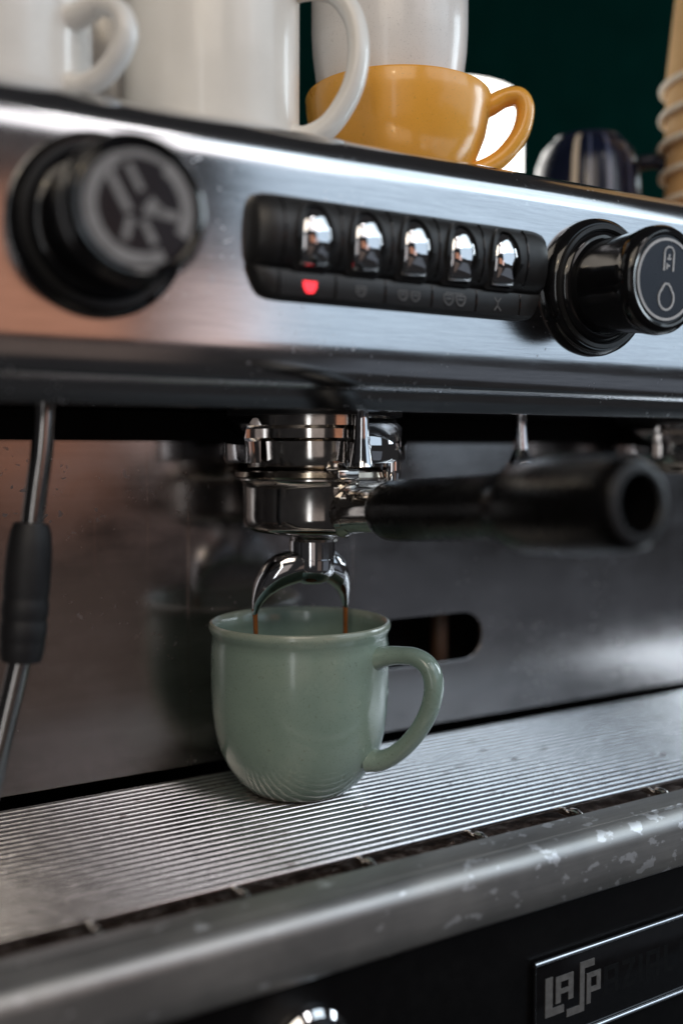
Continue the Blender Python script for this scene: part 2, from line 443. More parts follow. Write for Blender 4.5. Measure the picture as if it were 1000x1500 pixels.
def strip(points, wd, closed=False):
    """2-D polyline thickened into quads (a list of polys)"""
    out = []; n = len(points)
    for i in range(n if closed else n-1):
        a = Vector((*points[i], 0)); b = Vector((*points[(i+1) % n], 0))
        d = (b-a).normalized(); q = Vector((-d.y, d.x, 0))*wd/2; e = d*wd*0.12
        out.append([tuple((a-e+q)[:2]), tuple((a-e-q)[:2]), tuple((b+e-q)[:2]), tuple((b+e+q)[:2])])
    return out
def ringpoly(r0, r1, a0=0, a1=360, n=48):
    out = []
    for k in range(n):
        t0, t1 = rad(a0+(a1-a0)*k/n), rad(a0+(a1-a0)*(k+1)/n)
        out.append([(r0*math.cos(t0), r0*math.sin(t0)), (r1*math.cos(t0), r1*math.sin(t0)),
                    (r1*math.cos(t1), r1*math.sin(t1)), (r0*math.cos(t1), r0*math.sin(t1))])
    return out

# ================================================================== ROOM BEHIND
wall = box('wall', (300, 760, 400), (2600, 20, 1600), 'wall'); tag(wall, 'dark green painted wall behind the machine', None, kind='structure')
counter = box('counter', (100, 200, -262), (2400, 1100, 40), 'black_paint'); tag(counter, 'black counter the machine stands on', kind='structure')
# ================================================================== ESPRESSO MACHINE
XL, XR = -430, 620
mac = empty('espresso_machine', 'polished steel espresso machine with black knobs, push buttons and twin brewing groups', 'coffee machine', (0, 0, -240))

# upper housing: front skin profile (y, z)
prof = [(-60.5, 174.4), (-61.4, 174.0), (-62.4, 174.2), (-66.6, 180.0), (-67.0, 181.2), (-67.6, 182.0)]
for k in range(1, 13):                               # lower roll
    t = k/12*90
    prof.append((-67.6-6.3*math.sin(rad(t)), 182.0+19*(1-math.cos(rad(t)))))
prof += [(-74.6, 215), (-75.5, 235), (-76.5, 258)]
prof += [(-58.9+17.7*math.cos(rad(a)), 262+17.7*math.sin(rad(a))) for a in range(176, 88, -6)]
prof += [(-40, 280), (100, 280), (320, 280), (320, 176.5), (-40, 176.5), (-60, 176.5)]
prism_x('upper_housing', prof, XL, XR, 'panel', mac, angle=30)
# back splash with the stadium slot
sp = [(x, z) for x, z in [(XL, 4.5), (XR, 4.5), (XR, 176), (XL, 176)]]
slot = arc(129.3, 52.5, 14, -90, 90, 14)+arc(64, 52.5, 14, 90, 270, 14)
cu = bpy.data.curves.new('splash', 'CURVE'); cu.dimensions = '2D'; cu.fill_mode = 'BOTH'; cu.extrude = 0.0012; cu.bevel_depth = 0.0004; cu.bevel_resolution = 2
for pts in (sp, slot):
    s = cu.splines.new('POLY'); s.points.add(len(pts)-1); s.use_cyclic_u = True
    for p, (x, z) in zip(s.points, pts): p.co = (x*S, z*S, 0, 1)
tmp = bpy.data.objects.new('tmp', cu); col.objects.link(tmp)
dg = bpy.context.evaluated_depsgraph_get()
me = bpy.data.meshes.new_from_object(tmp.evaluated_get(dg)); bpy.data.objects.remove(tmp)
me.transform(Matrix.Translation(Vector((0, 46*S, 240*S))) @ Matrix.Rotation(rad(90), 4, 'X'))
me.materials.clear(); me.materials.append(MT['splash'])
bs = bpy.data.objects.new('back_splash', me); col.objects.link(bs); bs.parent = mac
box('inner_wall', (95, 84, 60), (1040, 4, 230), 'void', mac)
tube('water_pipe', [(128, 66, 20), (128, 66, 56), (129, 66, 110)], 5, 'copper', mac)
box('rear_body', (95, 200, -20), (1046, 220, 390), 'black_paint', mac, 3)
box('dark_gap_strip', (95, 37, 169.5), (1040, 16, 13.5), 'void', mac, 1)  # added black strip, paints the dark gap under the housing
# lower black panel
prism_x('lower_panel', [(-97, -30), (-97.5, -34), (-97.5, -196), (-90, -200), (80, -200), (80, -30)], XL, XR, 'black_paint', mac)
for fx in (-380, 560):
    for fy in (-60, 250):
        lathe('foot', [(0, -242), (20, -242), (22, -238), (16, -200), (0, -200)], 'black_satin', mac, (fx, fy, 0), seg=24)
box('base_frame', (95, 110, -206), (1040, 380, 20), 'black_paint', mac, 2)

# ---- nameplate on the lower panel
npl = box('nameplate', (152, -98.2, -75), (190, 2.0, 36), 'black_gloss', mac, 0.6)
for zz in (-56.2, -92.6):
    tube('frame_bar', [(57, -99.6, zz), (247, -99.6, zz)], 1.1, 'chrome', npl, seg=10, n=0)
tube('frame_bar', [(57.2, -99.4, -57), (57.2, -99.4, -92)], 0.7, 'black_gloss', npl, seg=10, n=0)
def bars(*rs): return [[(a, c), (b, c), (b, d), (a, d)] for a, b, c, d in rs]
LET = [
    ('L', bars((0, 4.0, 0, 17), (4.0, 10.5, 0, 3.2)), 'badge'),
    ('A', bars((5.8, 8.6, 4.6, 16.2), (13.0, 15.8, 4.6, 16.2), (8.6, 13.0, 13.6, 16.2), (8.6, 13.0, 8.3, 10.4)), 'badge'),
    ('S', bars((12.2, 19.6, -3, 0.2), (19.6, 22.2, -3, 19), (22.2, 28, 15.9, 19)), 'badge'),
    ('P', bars((23.6, 26.0, -0.6, 13), (26.0, 31.8, 10.8, 13), (29.4, 31.8, 6.4, 10.8), (26.0, 31.8, 4.2, 6.4)), 'badge'),
    ('A', bars((34, 36.4, 0, 13), (40.4, 42.8, 0, 13), (36.4, 40.4, 10.8, 13), (36.4, 40.4, 4.6, 6.6)), 'badge_dark_reflection'),
    ('Z', bars((45, 53, 10.8, 13), (45, 53, 0, 2.2))+[[(45, 2.2), (48, 2.2), (53, 10.8), (50, 10.8)]], 'badge_dark_reflection'),
    ('I', bars((55.2, 57.8, 0, 13)), 'badge_dark_reflection'),
    ('A', bars((60, 62.4, 0, 13), (66.4, 68.8, 0, 13), (62.4, 66.4, 10.8, 13), (62.4, 66.4, 4.6, 6.6)), 'badge_dark_reflection'),
    ('L', bars((71.4, 74, 0, 13), (74, 79.6, 0, 2.2)), 'badge_dark_reflection'),
    ('E', bars((82, 84.6, 0, 13), (84.6, 90, 0, 2.2), (84.6, 89, 5.4, 7.6), (84.6, 90, 10.8, 13)), 'badge_dark_reflection'),
]
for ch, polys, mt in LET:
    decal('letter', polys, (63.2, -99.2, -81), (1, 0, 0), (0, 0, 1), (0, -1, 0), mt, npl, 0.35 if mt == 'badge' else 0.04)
# ---- round chrome screw cap low on the panel
lathe('screw_cap', [(15, 0), (15.5, 3), (13.5, 5), (13.5, 15), (13, 18), (11, 20.6), (7, 22.4), (0, 23)], 'chrome', mac, (-49.0, -97.4, -59.5), (0, -1, 0), 48)

# ---- knobs
TILT = rad(3)
ax = Vector((0, -math.cos(TILT), -math.sin(TILT)))
kx, ky = Vector((1, 0, 0)), Vector((0, -math.sin(TILT), math.cos(TILT)))
def knob(cx, cz, icon, pmat='print'):
    org = Vector((cx, -75.6, cz))
    root = lathe('control_knob', [(0, -1), (30, -1), (30.2, 1.5), (29.4, 4.2), (27.6, 5.6), (25.6, 5.4), (24.6, 4.4), (23.6, 5.6), (22.4, 6.8),
                 (21.0, 7.2), (20.4, 9), (20.6, 20), (21.4, 30), (22.0, 33), (22.4, 35.5), (22.2, 38.6), (21.0, 40.6), (19.2, 41.4), (18.2, 41.0), (17.8, 40.2), (0, 40.2)],
                 'black_gloss', mac, org, ax, 96)
    lathe('flange_ring', [(24.2, 5.2), (25.0, 6.3), (26.6, 6.4), (27.0, 5.4)], 'black_satin', root, org, ax, 72)
    lathe('cap_disc', [(0, 40.6), (17.0, 40.6), (17.4, 40.1)], 'cap_disc', root, org, ax, 64)
    face = org+ax*40.75
    decal('icon', icon, face, kx, ky, ax, pmat, root, 0.12)
    return root
# hot water: ring, tap outline, drop
def circ(cx, cy, rx, ry, a0, a1, n=18): return [(cx+rx*math.cos(rad(a0+(a1-a0)*k/n)), cy+ry*math.sin(rad(a0+(a1-a0)*k/n))) for k in range(n+1)]
water = ringpoly(15.6, 16.7)
water += strip([(-1.7, 3.6)]+circ(1.0, 10.6, 2.7, 2.6, 180, 0)+[(3.7, 3.6)], 0.8)
water += strip([(0.0, 8.4), (2.0, 8.4)], 0.8)+strip([(1.0, 8.4), (1.0, 10.2)], 0.8)+strip([(-0.2, 5.6), (1.4, 5.6)], 0.8)+strip([(-0.1, 4.2), (-0.1, 6.4)], 0.7)
water += strip([(-0.6, -1.8), (-1.8, -3.2)]+circ(0.6, -7.6, 4.4, 4.6, 130, 410)+[(3.0, -3.2), (1.6, -1.8)], 0.9)
water += strip([(-0.8, -1.7), (1.8, -1.7)], 0.8)
knob(108.5, 230.2, water)
# steam: broad broken ring with slanting plumes
steam = ringpoly(13.0, 17.0, 118, 300, 30)+ringpoly(12.8, 17.0, -28, 58, 20)+ringpoly(14.5, 16.6, 58, 118, 14)
steam += strip([(-9.5, 9.5), (-3.4, -1.2)], 2.6)+strip([(-3.6, 12), (0.4, 5.2)], 2.2)+strip([(1.6, -0.2), (11.8, -1.6)], 2.8)
steam += strip([(-2.8, -3.4), (-4.4, -9.4)], 2.4)+strip([(1.2, -3.8), (4.6, -9.8)], 2.4)+strip([(3.2, 2.6), (6.6, -0.6)], 2.4)
knob(-115.5, 232.0, steam, 'print_soft')

# ---- button panel (origin plane follows the tilted face)
def face_y(z): return -74.6-(z-215)*1.9/43
bp_prof = []
for (y, z) in [(2.0, 212.6), (-3.2, 213.0), (-5.0, 214.4), (-5.6, 217.4), (-5.6, 221.4), (-5.0, 223.4), (-3.8, 224.2), (-5.6, 225.0),
               (-8.2, 227.5), (-9.6, 232), (-10.0, 237), (-9.2, 242), (-7.4, 246.4), (-4.6, 249.4), (-1.8, 250.6), (2.0, 251.0)]:
    bp_prof.append((y, z))
# lens-ended body: sections along x scaled towards the panel at both ends
V, Fc = [], []
xs = [(-62.2, 0.05, 5), (-61.6, 0.45, 3), (-60.0, 0.78, 1.2), (-57.0, 0.96, 0.3), (-53, 1, 0), (67, 1, 0), (70.5, 0.97, 0.2), (73.6, 0.85, 0.8), (75.4, 0.5, 2), (76.0, 0.05, 4)]
zc = 232
for (x, d, sh) in xs:
    for (y, z) in bp_prof:
        zz = z+(zc-z)*sh/19
        low = max(0.0, (224-zz)/12)                  # lower strip is shorter at both ends
        xx = x + (low*5.0 if x < 0 else -low*5.0)*(1 if abs(x) > 50 else 0)
        V.append((xx, face_y(zz)+min(y, 2)*d if y < 0 else face_y(zz)+2, zz))
m_ = len(bp_prof)
for i in range(len(xs)-1):
    for k in range(m_-1):
        Fc.append((i*m_+k, i*m_+k+1, (i+1)*m_+k+1, (i+1)*m_+k))
Fc.append(tuple(range(m_))); Fc.append(tuple((len(xs)-1)*m_+k for k in range(m_)))
bpan = link('button_panel', local(mac, V), Fc, 'black_satin', mac, angle=30)

def arch_outline(wd, z0, z1, n=10):
    """half-round-topped outline: flat foot, straight sides that close to a soft point"""
    zs = z0+(z1-z0)*0.42
    pts = [(-wd*0.90, z0+0.8), (-wd*0.8, z0), (wd*0.8, z0), (wd*0.90, z0+0.8), (wd, zs)]
    for k in range(1, n+1):
        t = k/n*90
        pts.append((wd*math.cos(rad(t))**0.9 if k < n else 0.0, zs+(z1-zs)*math.sin(rad(t))))
    left = [(-x, z) for x, z in pts[5:-1]][::-1]
    return pts+left+[(-wd, zs)]
def bp_y(z):                                       # panel surface y at height z
    for (y0, z0), (y1, z1) in zip(bp_prof, bp_prof[1:]):
        if z0 <= z <= z1: return face_y(z)+y0+(y1-y0)*(z-z0)/(z1-z0)
    return face_y(z)-9
bx = [-38.4, -16.4, 5.6, 27.6, 49.6]
proto_btn = None
for i, x in enumerate(bx):
    if proto_btn is None:
        # raised black surround + chrome pillow
        def ring(out, inn, zc_):
            V, Fc = [], []; n = len(out)
            for (P, dy) in ((out, 0.6), (out, -1.6), (inn, -1.6), (inn, 1.5)):
                for (px, pz) in P: V.append((px, bp_y(pz)+dy, pz-234.5))
            for j in range(3):
                for k in range(n):
                    k2 = (k+1) % n; Fc.append((j*n+k, j*n+k2, (j+1)*n+k2, (j+1)*n+k))
            return V, Fc
        o1, i1 = arch_outline(8.2, 223.6, 248.6), arch_outline(6.7, 224.8, 247.0)
        Vr, Fr = ring(o1, i1, 0)
        surround_me = None
        # pillow: concentric shrinking outlines, convex towards the viewer
        Vb, Fb = [], []; n = len(o1)
        levels = [(1.0, 1.2), (1.0, -1.3), (0.965, -2.0), (0.88, -2.45), (0.70, -2.75), (0.40, -2.95), (0.12, -3.0)]
        base = arch_outline(6.35, 225.2, 246.5); cz = 234.0
        for s_, dy in levels:
            for (px, pz) in base:
                z_ = cz+(pz-cz)*s_
                Vb.append((px*s_, face_y(z_)-9.0+0.022*(z_-235)**2+0.012*(px*s_)**2+dy, z_-234.5))
        for j in range(len(levels)-1):
            for k in range(n):
                k2 = (k+1) % n; Fb.append((j*n+k, j*n+k2, (j+1)*n+k2, (j+1)*n+k))
        Fb.append(tuple((len(levels)-1)*n+k for k in range(n)))
        proto_btn = link('push_button', Vb, Fb, 'chrome', bpan, angle=50)
        sur = link('button_surround', Vr, Fr, 'black_satin', bpan, angle=30)
        pos = Vector((x, 0, 234.5))
    b_ = proto_btn if i == 0 else proto_btn.copy()
    s_ = sur if i == 0 else sur.copy()
    if i:
        col.objects.link(b_); col.objects.link(s_)
    for q in (b_, s_):
        q.parent = bpan; q.location = Vector((x, 0, 234.5+240))*S
# thin seams between the keys
for x in [-51, -27.4, -5.4, 16.6, 38.6, 61.5]:
    tube('seam', [(x, bp_y(z)-0.15, z) for z in (214.6, 217, 220, 223)], 0.35, 'black_gloss', bpan, seg=6, n=3)
    tube('seam', [(x, bp_y(z)-0.15, z) for z in (226, 230, 235, 240, 245, 249)], 0.4, 'black_gloss', bpan, seg=6, n=3)
# printed symbols on the lower strip
def cup(cx, s=1.0):
    return [[(cx-2.6*s, 1.6*s), (cx-2.4*s, -0.4*s), (cx-1.2*s, -2.2*s), (cx+1.2*s, -2.2*s), (cx+2.4*s, -0.4*s), (cx+2.6*s, 1.6*s)]]
def cup_line(cx, s=1.0):
    return strip([(cx-2.4*s, 1.8*s), (cx-2.0*s, -0.6*s), (cx-0.8*s, -2.0*s), (cx+0.8*s, -2.0*s), (cx+2.0*s, -0.6*s), (cx+2.4*s, 1.8*s)], 0.5, True)+strip([(cx-1.2*s, 0.4*s), (cx+1.2*s, 0.4*s)], 0.5)
ic = [cup(0, 1.1), cup_line(0, 0.9), cup_line(-2.9, 0.9)+cup_line(2.9, 0.9), cup_line(-3.0, 1.0)+cup_line(3.0, 1.0)+strip([(-4.4, 2.6), (4.4, 2.6)], 0.4),
      strip([(-1.6, 2.6), (0, 0.6), (1.6, 2.6)], 0.5)+strip([(-1.6, -2.6), (0, -0.6), (1.6, -2.6)], 0.5)+strip([(0, -0.6), (0, 0.6)], 0.5)]
for i, x in enumerate(bx):
    o = decal('cup_symbol', ic[i], (x, bp_y(218.5)-0.05, 218.2), (1, 0, 0), (0, 0, 1), (0, -1, 0), 'red' if i == 0 else 'print_dim', bpan, 0.15)
    if i == 0: o['label'] = 'glowing red cup indicator'

# ---- brewing groups
GX, GY = 8.0, 0.0
cdir = math.degrees(math.atan2(-405.5-GY, -216.5-GX))       # bearing of the viewer from the group
def group(gx, gy, name='group_head'):
    root = lathe(name, [(0, 177.5), (36, 177.5), (36.0, 169), (33.5, 167.5), (33.5, 163.5), (31.5, 162), (31.2, 158), (31.2, 150), (30, 148), (0, 148)],
                 'chrome_dull', mac, (gx, gy, 0), seg=72)
    # collar ring with an opening towards the viewer
    sec = [(33.0, 152.5), (41.6, 152.5), (42.4, 154), (42.4, 163), (41.0, 168.5), (37.5, 172), (33, 173)]
    a, u, v = frame((0, 0, 1))
    lathe('collar', sec, 'chrome', root, (gx, gy, 0), seg=80, closed=True, a0=cdir+34, a1=cdir+360-46)
    lathe('collar_seal', [(33, 173.5), (40.5, 173.5), (40.5, 177), (33, 177)], 'black_satin', root, (gx, gy, 0), seg=48, closed=True)
    lathe('lower_ring', [(34.5, 146.2), (36.4, 145.4), (37.4, 146.2), (37.0, 148.4), (34.5, 149)], 'brass', root, (gx, gy, 0), seg=64, closed=True)
    # rear lug below the collar
    for ang in (cdir+62, cdir+215):
        c = Vector((gx+39*math.cos(rad(ang)), gy+39*math.sin(rad(ang)), 148))
        tube('locking_lug', [c+Vector((0, 0, 5)), c, c-Vector((0, 0, 4.0)), c-Vector((0, 0, 5.0))], [4.2, 4.2, 3.6, 2.0], 'chrome', root, seg=16, n=4)
    return root
g1 = group(GX, GY)
g2 = group(GX+252, GY)
# edge guide: the upright web where the collar opening ends
ang = rad(cdir+30)
tube('collar_web', [(GX+40.2*math.cos(ang), GY+40.2*math.sin(ang), z) for z in (176, 170, 163, 156, 151)], [3.0, 3.2, 3.6, 4.6, 5.6], 'chrome', g1, seg=16, n=5)
# ---- hot water nozzle between the groups
nz = tube('hot_water_nozzle', [(124.5, -8, 178), (124.8, -8, 168), (125.4, -8, 157)], [3.2, 3.4, 3.8], 'chrome', mac, seg=20, n=5)
lathe('nozzle_tip', [(0, 146), (6.5, 146), (7.2, 148), (6.8, 152), (5.0, 156), (3.8, 158.5), (0, 158.5)], 'chrome', nz, (125.4, -8, 0), seg=32)
# ---- steam wand with its rubber grip
MT['wand'] = plain('wand_steel', (0.34, 0.33, 0.32), 0.16, 1.0, var=0.15, nscale=90)
wd = tube('steam_wand', [(-120.6, -22, 180), (-121.2, -22, 170), (-122.4, -22, 157), (-124.6, -22, 143), (-126.4, -22, 130), (-127.4, -22, 122)], 4.2, 'wand', mac, seg=24)
grip = [(3.0, 0), (6.4, 0.6), (7.6, 4), (8.3, 10), (8.6, 18), (8.6, 26), (8.3, 28.2), (8.3, 29.4), (8.7, 31), (8.7, 35), (8.3, 36.6), (8.3, 37.6), (8.7, 39), (8.5, 44), (8.2, 45), (8.3, 46.4), (8.0, 50), (7.2, 53), (3.0, 53.6)]
gaxis = (Vector((-131.5, -22, 78))-Vector((-126.6, -22, 131))).normalized()
lathe('rubber_grip', grip, 'rubber', wd, (-126.6, -22, 131), gaxis, 40)
tube('wand_tip', [(-131.0, -22, 82), (-135.6, -22, 64), (-140.4, -22, 45), (-146.6, -22, 20)], [4.2, 4.2, 4.2, 4.0], 'wand', wd, seg=24)

# ================================================================== PORTAFILTER
pf = empty('portafilter', 'chrome double spout portafilter with thick black handle locked into the group', 'portafilter', (GX, GY, 118))
lathe('filter_body', [(0, 147.5), (34.4, 147.5), (36.2, 146.4), (36.2, 144.6), (34.2, 142.8), (33.6, 141), (33.5, 128), (33.2, 124.6), (32.2, 122.6), (29.5, 121.0), (20, 119.4), (13, 118.4), (11.6, 117.2), (11.4, 116), (0, 116)],
      'chrome_dull', pf, (GX, GY, 0), seg=80)
for s_ in (1, -1):
    a = rad(cdir+90+s_*70)
    c = Vector((GX+35*math.cos(a), GY+35*math.sin(a), 147))
    box('ear', (c.x, c.y, 147.6), (11, 11, 5), 'chrome_dull', pf, 1.2)
tube('neck', [(GX, -29, 131), (GX, -36, 131.3), (GX+0.3, -43, 131.8), (GX+0.8, -62, 133.0)], [11.5, 9.8, 9.6, 9.6], 'chrome_dull', pf, seg=40)
hax = (Vector((14, -196, 142))-Vector((8.6, -49, 132.2)))
hl = hax.length; hdir = hax.normalized()
hp = [(r_h, h_h*0.904+9.5) for r_h, h_h in [(0, 0), (9.2, 0), (11.2, 1.2), (12.3, 5), (12.6, 12), (12.4, 30), (12.1, 55), (12.1, 72), (12.4, 80), (13.4, 86), (15.2, 90), (16.2, 95), (16.4, 108), (16.2, 122), (15.6, 134), (15.0, 142), (14.2, 146), (12.6, 148.2), (10.8, 148.6), (9.4, 148.0), (8.8, 146), (8.6, 130), (0, 129)]]
hd = lathe('handle', hp, 'handle', pf, (8.6, -49, 132.2), hdir, 64)
lathe('handle_end_ring', [(9.2, 143.1), (9.9, 144.15), (11.6, 144.25), (12.9, 143.4)], 'rubber', hd, (8.6, -49, 132.2), hdir, 48)
# spout: centre barrel and two curved horns
lathe('spout_barrel', [(0, 116.8), (10.3, 116.8), (10.8, 116.2), (10.8, 108.2), (10.45, 107.8), (10.8, 107.4), (10.8, 103.5), (10.2, 100.6), (8.4, 97.8), (5.2, 96.0), (0, 95.4)], 'chrome', pf, (GX-1, GY+1, 0), seg=56)
def horn(sgn):
    V, Fc = [], []
    n = 18
    PR = [(-0.4, 1), (0.4, 1), (0.78, 0.82), (1, 0.4), (1, -0.1), (0.85, -0.55), (0.5, -0.88), (0, -1), (-0.5, -0.88), (-0.85, -0.55), (-1, -0.1), (-1, 0.4), (-0.78, 0.82)]
    SEC = len(PR)
    cx, cy = GX-1, GY+1
    tip = Vector((-18.9, 9.0, 82.6)) if sgn < 0 else Vector((27.2, 4.5, 82.6))
    L = abs(tip.x-cx)
    for i in range(n+1):
        t = i/n
        ang = rad(90*t)
        # outer and inner curves in the x-z plane
        xo, zo = cx+sgn*(L+1.3)*math.sin(ang)**0.74, 84+28.5*math.cos(ang)**0.74
        xi, zi = cx+sgn*(L-1.6)*math.sin(ang)**1.08, 82.4+14.5*math.cos(ang)**0.9
        if i == n: xo, zo = tip.x+sgn*1.2, 82.2; xi, zi = tip.x-sgn*1.0, 82.2
        yc = cy+(tip.y-cy)*t
        hw = 8.6*(1-t**2.4)+1.2*t**2.4
        c = Vector(((xo+xi)/2, yc, (zo+zi)/2)); d = Vector((xo-xi, 0, zo-zi))/2
        for sy, sr in PR: V.append(tuple(c+d*sr+Vector((0, hw*sy, 0))))
    for i in range(n):
        for k in range(SEC):
            k2 = (k+1) % SEC
            Fc.append((i*SEC+k, i*SEC+k2, (i+1)*SEC+k2, (i+1)*SEC+k))
    Fc.append(tuple(range(SEC))); Fc.append(tuple(n*SEC+k for k in range(SEC)))
    return link('spout', local(pf, V), Fc, 'chrome', pf, angle=33)
horn(-1); horn(1)

# ================================================================== DRIP TRAY + GRILLE
tr = empty('drip_tray', 'worn grey steel drip tray with rounded chipped lip under the wire grille', 'drip tray', (0, 0, -24))
floorp = [(50, -5), (44, -5), (43.4, -8), (42, -9.5), (-60, -10), (-88, -9.0), (-90, -8), (-90.4, -3), (-91.4, -0.6), (-93, 0.2)]
lip = [(-93, 0.2), (-96, 0.2), (-100, -0.3), (-103.5, -1.0)]+[(-104.2+7.6*math.cos(rad(a)), -8.8+7.6*math.sin(rad(a))) for a in range(84, 186, 8)]
lip += [(-111.9, -18), (-111.7, -24.6), (-110.6, -26.0), (-98.5, -26.4), (-98.5, -22)]
prism_x('tray_floor', floorp+[(-92, -17.5), (52, -16.5)], XL+4, XR-4, 'grime', tr)
prism_x('lip', lip+[(-92.6, -17)], XL, XR, 'lip', tr, angle=60)
# coffee grounds crusted in the tray channel
V, Fc = [], []
for k in range(420):
    x, y = random.uniform(-170, 220), random.uniform(-88.5, -70)
    r = random.uniform(0.25, 0.95)*(1.8 if random.random() < 0.06 else 1); b = len(V); z = -9.2-0.8*max(0, (y+88)/28)
    a = random.random()*3
    for j in range(4):
        V.append((x+r*math.cos(a+j*1.571)*random.uniform(0.7, 1.3), y+r*math.sin(a+j*1.571)*random.uniform(0.7, 1.3), z))
    V.append((x, y, z+r*random.uniform(0.4, 0.9)))
    Fc += [(b, b+1, b+4), (b+1, b+2, b+4), (b+2, b+3, b+4), (b+3, b, b+4)]
gr = link('coffee_grounds', local(tr, V), Fc, 'grime', tr, smooth=False); gr['kind'] = 'stuff'

gl = empty('wire_grille', 'silver wire grille of close parallel rods under the mug', 'grille', (0, 0, -6))
rod0 = None; PITCH = 4.85; NR = 25
for i in range(NR):
    y = -77.2+i*PITCH
    if rod0 is None:
        V, Fc = tube_pts([Vector((-330, 0, 0)), Vector((-329, 0, 0)), Vector((519, 0, 0)), Vector((520, 0, 0))], [1.2, 1.6, 1.6, 1.2], 14)
        rod0 = link('rod', V, Fc, 'rod', gl); r_ = rod0
    else:
        r_ = rod0.copy(); col.objects.link(r_); r_.parent = gl
    r_.location = Vector((0, y, -1.6+6))*S
hk0 = None
for i, x in enumerate([-285, -231, -177, -123, -69, -15, 39, 92.5, 146.5, 200.5, 254.5, 308.5, 362.5, 416.5, 470.5]):
    if hk0 is None:
        V, Fc = tube_pts(smooth_path([(0, 40, -4.4), (0, -20, -4.4), (0, -78, -4.2), (0, -83.0, -2.4), (0, -87.0, -2.2), (0, -89.4, -4.4), (0, -90.0, -8.0)], 5), 1.5, 12)
        hk0 = link('cross_wire', [(a, b, c+6) for a, b, c in V], Fc, 'chrome_dull', gl); h_ = hk0
    else:
        h_ = hk0.copy(); col.objects.link(h_); h_.parent = gl
    h_.location = Vector((x, 0, 0))*S

# ================================================================== GREEN MUG + COFFEE
mug = empty('mug', 'sage green glazed mug standing on the wire grille under the spouts', 'mug', (0, 0, 0))
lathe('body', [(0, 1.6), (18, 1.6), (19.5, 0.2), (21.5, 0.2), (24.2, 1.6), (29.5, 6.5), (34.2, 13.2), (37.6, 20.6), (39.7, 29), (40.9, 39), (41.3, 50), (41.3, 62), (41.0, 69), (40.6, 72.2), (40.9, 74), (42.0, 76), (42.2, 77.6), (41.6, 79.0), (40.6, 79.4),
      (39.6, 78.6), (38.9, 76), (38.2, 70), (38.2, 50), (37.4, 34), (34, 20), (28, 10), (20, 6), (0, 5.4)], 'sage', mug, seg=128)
hd_ = rad(-58.5)
def hpt(r, z): return (math.cos(hd_)*(r if r < 40 else 40+(r-40)*0.94), math.sin(hd_)*(r if r < 40 else 40+(r-40)*0.94), z)
tube('mug_handle', [hpt(*p) for p in [(38.4, 64.6), (44, 66.4), (52, 67.6), (60, 67.4), (66.4, 63.8), (69.0, 56.5), (67.6, 47), (63.0, 37.5), (56.4, 29.0), (49, 22.6), (42, 19.0), (36.4, 18.6)]],
     [5.6, 4.6, 4.0, 4.0, 4.2, 4.2, 4.1, 4.0, 4.0, 4.1, 4.6, 5.6], 'sage', mug, seg=24, n=8, side=(-math.sin(hd_), math.cos(hd_), 0), flat=1.3)
cf = lathe('coffee', [(0, 12.2), (20, 12.2), (29.0, 12.2)], 'coffee', None, seg=48); tag(cf, 'brown espresso at the bottom of the green mug', 'coffee')
for nm, (x0, y0), (x1, y1) in (('left', (-18.9, 9.0), (-17.6, 8.6)), ('right', (27.2, 4.5), (27.0, 4.4))):
    s_ = tube('coffee_stream', [(x0, y0, 85), (x0+(x1-x0)*0.25, y0, 78), (x0+(x1-x0)*0.7, y1, 50), (x1, y1, 12.3)], [1.5, 1.15, 0.95, 1.0], 'coffee', None, seg=14)
    tag(s_, 'thin stream of brown coffee falling from the %s spout into the green mug' % nm, 'coffee stream', 'coffee streams')

# ================================================================== CUPS ON TOP
TOP = 280.0
def mugthing(name, label, cat, x, y, prof, mat, hpts=None, hrad=None, haz=0, flat=1.4, z=TOP, group='cups on top of the machine', stripes=None):
    t = empty(name, label, cat, (x, y, z), group)
    lathe('body', prof, mat, t, (x, y, z), seg=96)
    if hpts:
        a = rad(haz)
        tube('cup_handle', [(x+math.cos(a)*r, y+math.sin(a)*r, z+h) for r, h in hpts], hrad, mat, t, seg=20, n=8, side=(-math.sin(a), math.cos(a), 0), flat=flat)
    return t
def cyl_prof(r, h, taper=0.0, wall=3.0, foot=3.0):
    r0 = r-taper
    return [(0, 1.2), (r0-foot-2, 1.2), (r0-foot, 0), (r0-foot+0.8, 0.2), (r0-0.6, 3), (r0, 6), (r0+taper*0.5, h*0.5), (r, h-3), (r-0.2, h-0.8), (r-wall*0.5, h), (r-wall+0.2, h-0.8), (r-wall, h-3), (r0-wall, 8), (r0-wall-3, 4.5), (0, 4.2)]
# tall warm-white mug, centre left
mugthing('mug', 'tall straight warm white mug with large looped handle, between two other white mugs', 'mug', -49, -16, cyl_prof(36.2, 92, 0.3), 'cream_cer',
         [(33, 6), (40, 4.5), (50, 9.5), (58.5, 22), (61.5, 36), (59.5, 50), (52, 60.5), (42, 64), (33, 64)], [5, 4.6, 4.4, 4.3, 4.3, 4.3, 4.4, 4.8, 5.4], -42, 1.5)
# left mug
mugthing('mug', 'glossy white mug at the far left with handle turned to the viewer', 'mug', -138, -20, cyl_prof(37, 84, 0.5), 'white_cer',
         [(34, 7), (41, 5.5), (49, 8), (56, 14.5), (58.5, 22), (55.5, 28.5), (48.5, 31.5), (42, 30.5), (34, 28.5)], [4.4, 3.8, 3.6, 3.6, 3.6, 3.6, 3.6, 4.0, 4.6], -52, 1.3)
mugthing('mug', 'pale grey mug half hidden behind the two white mugs at left', 'mug', -62, 72, cyl_prof(38, 95, 1.0), 'grey_cer')
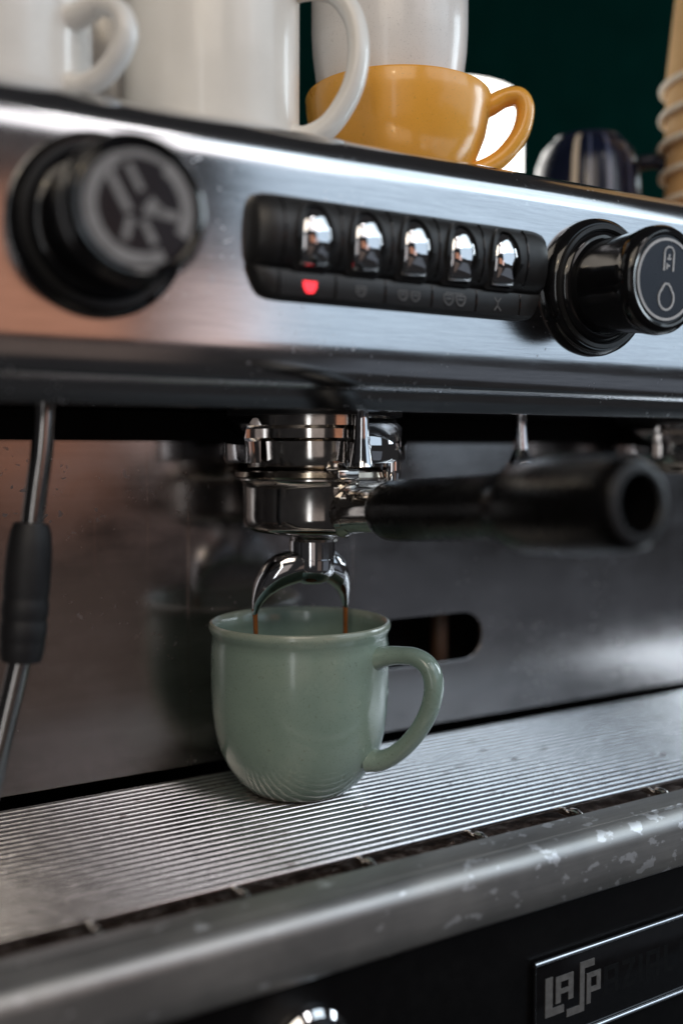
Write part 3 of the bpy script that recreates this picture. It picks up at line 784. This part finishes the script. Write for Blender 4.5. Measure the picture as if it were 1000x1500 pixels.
# mustard cup and the white mug nested in it
mugthing('cup', 'mustard yellow wide cup with round handle and a white mug nested in it', 'cup', 55, 2,
         [(0, 1.4), (20, 1.4), (21.5, 0), (23.5, 0.2), (25, 2.5), (31, 8), (37.6, 17), (41.6, 27), (43.6, 37), (44.4, 45), (44.0, 46), (42.8, 46.2), (41.6, 45), (40.8, 37), (38.6, 27), (34, 17), (27, 9), (20, 6), (0, 5.6)], 'gold',
         [(33, 11.5), (40, 12.5), (50, 18.5), (58, 29), (60.5, 40), (57.5, 46.0), (51, 46.0), (44, 42.5), (39, 40.5)], [5.0, 4.6, 4.4, 4.4, 4.4, 4.4, 4.4, 4.8, 5.2], -33, 1.5)
mugthing('mug', 'white speckled mug standing inside the mustard cup', 'mug', 50, 2,
         [(0, 1.2), (17, 1.2), (18.5, 0), (20.5, 0.4), (23, 3), (27, 11), (30.2, 22), (32.8, 34), (35.0, 46), (36.5, 58), (37, 68), (37, 84), (36.2, 86), (34.6, 85.6), (34, 82), (34, 66), (31.5, 46), (27, 24), (20, 8), (0, 6)], 'nest_cer', z=TOP+6.8)
# navy striped mug
NVP = [(33, 0.4), (33.6, 1.4), (33.2, 20), (32.4, 40), (30.8, 54), (27.4, 63), (22.6, 68.2), (20.5, 69.2), (19.8, 71.4), (18.2, 71.4), (17.4, 69), (0, 68.6)]
nv = mugthing('mug', 'dark navy mug with cream stripes turned upside down behind the steel edge', 'mug', 236, 62, NVP, 'navy',
              [(30, 20), (37, 17), (47, 22), (52.5, 34), (50.5, 47), (43, 55), (31, 55)], [4.5, 4, 4, 4, 4, 4.2, 4.8], -40, 1.6)
for k, (aa, ww) in enumerate(((-150, 7), (-132, 3), (-112, 5), (-84, 4), (-58, 6), (-36, 4))):
    V, Fc = lathe_pts([(r+0.2, h) for r, h in NVP[1:8]], (236, 62, TOP), (0, 0, 1), 4, a0=aa, a1=aa+ww)
    link('stripe', local(nv, V), Fc, 'cream_stripe' if k in (0, 4) else 'blue_stripe', nv)
# board + inverted paper cups
bd = box('wooden_board', (0, 0, 0), (190, 120, 7), 'wood', None, 1.2)
bd.location = Vector((278, 22, TOP+3.6))*S; bd.rotation_euler = (0, 0, rad(-5))
tag(bd, 'thin tan wooden board lying on top of the machine under the paper cups', 'board')
pos_words = ['topmost', 'second from the top', 'third from the top', 'fourth from the top', 'third from the bottom', 'second from the bottom', 'lowest']
PCX, PCY = 292, 0
zr = [373.5-i*17.2 for i in range(6)]
ords = ['topmost', 'second from the top', 'third from the top', 'fourth from the top', 'fifth from the top', 'lowest']
for i, z in enumerate(zr):
    t = empty('paper_cup', 'tan paper cup turned upside down, %s in the stack at the right' % ords[i], 'paper cup', (PCX+random.uniform(-.8, .8), PCY, z), 'stacked paper cups')
    c = Vector(t.location)/S
    lathe('wall', [(38.2, 0.5), (37.4, 8), (31, 76), (28.2, 100), (27.2, 100.4), (27, 97), (0, 97)], 'kraft', t, c, seg=56)
    V, Fc = lathe_pts([(39.2+2.2*math.cos(rad(a)), 1.6+2.2*math.sin(rad(a))) for a in range(0, 360, 36)], c, (0, 0, 1), 56, closed=True)
    link('rolled_rim', local(t, V), Fc, 'paper_rim', t)
# lit lamp behind the mustard cup
lm = empty('table_lamp', 'glowing white drum lamp behind the mustard cup', 'lamp', (222, 200, TOP))
lathe('lamp_shade', [(60, 24), (60.5, 25), (60.5, 128.4), (60.2, 129), (40, 129)], 'lamp', lm, (222, 200, TOP), seg=72)
lathe('lamp_base', [(0, 0), (40, 0), (40, 4), (10, 8), (7, 26), (7, 120), (0, 120)], 'black_satin', lm, (222, 200, TOP), seg=40)
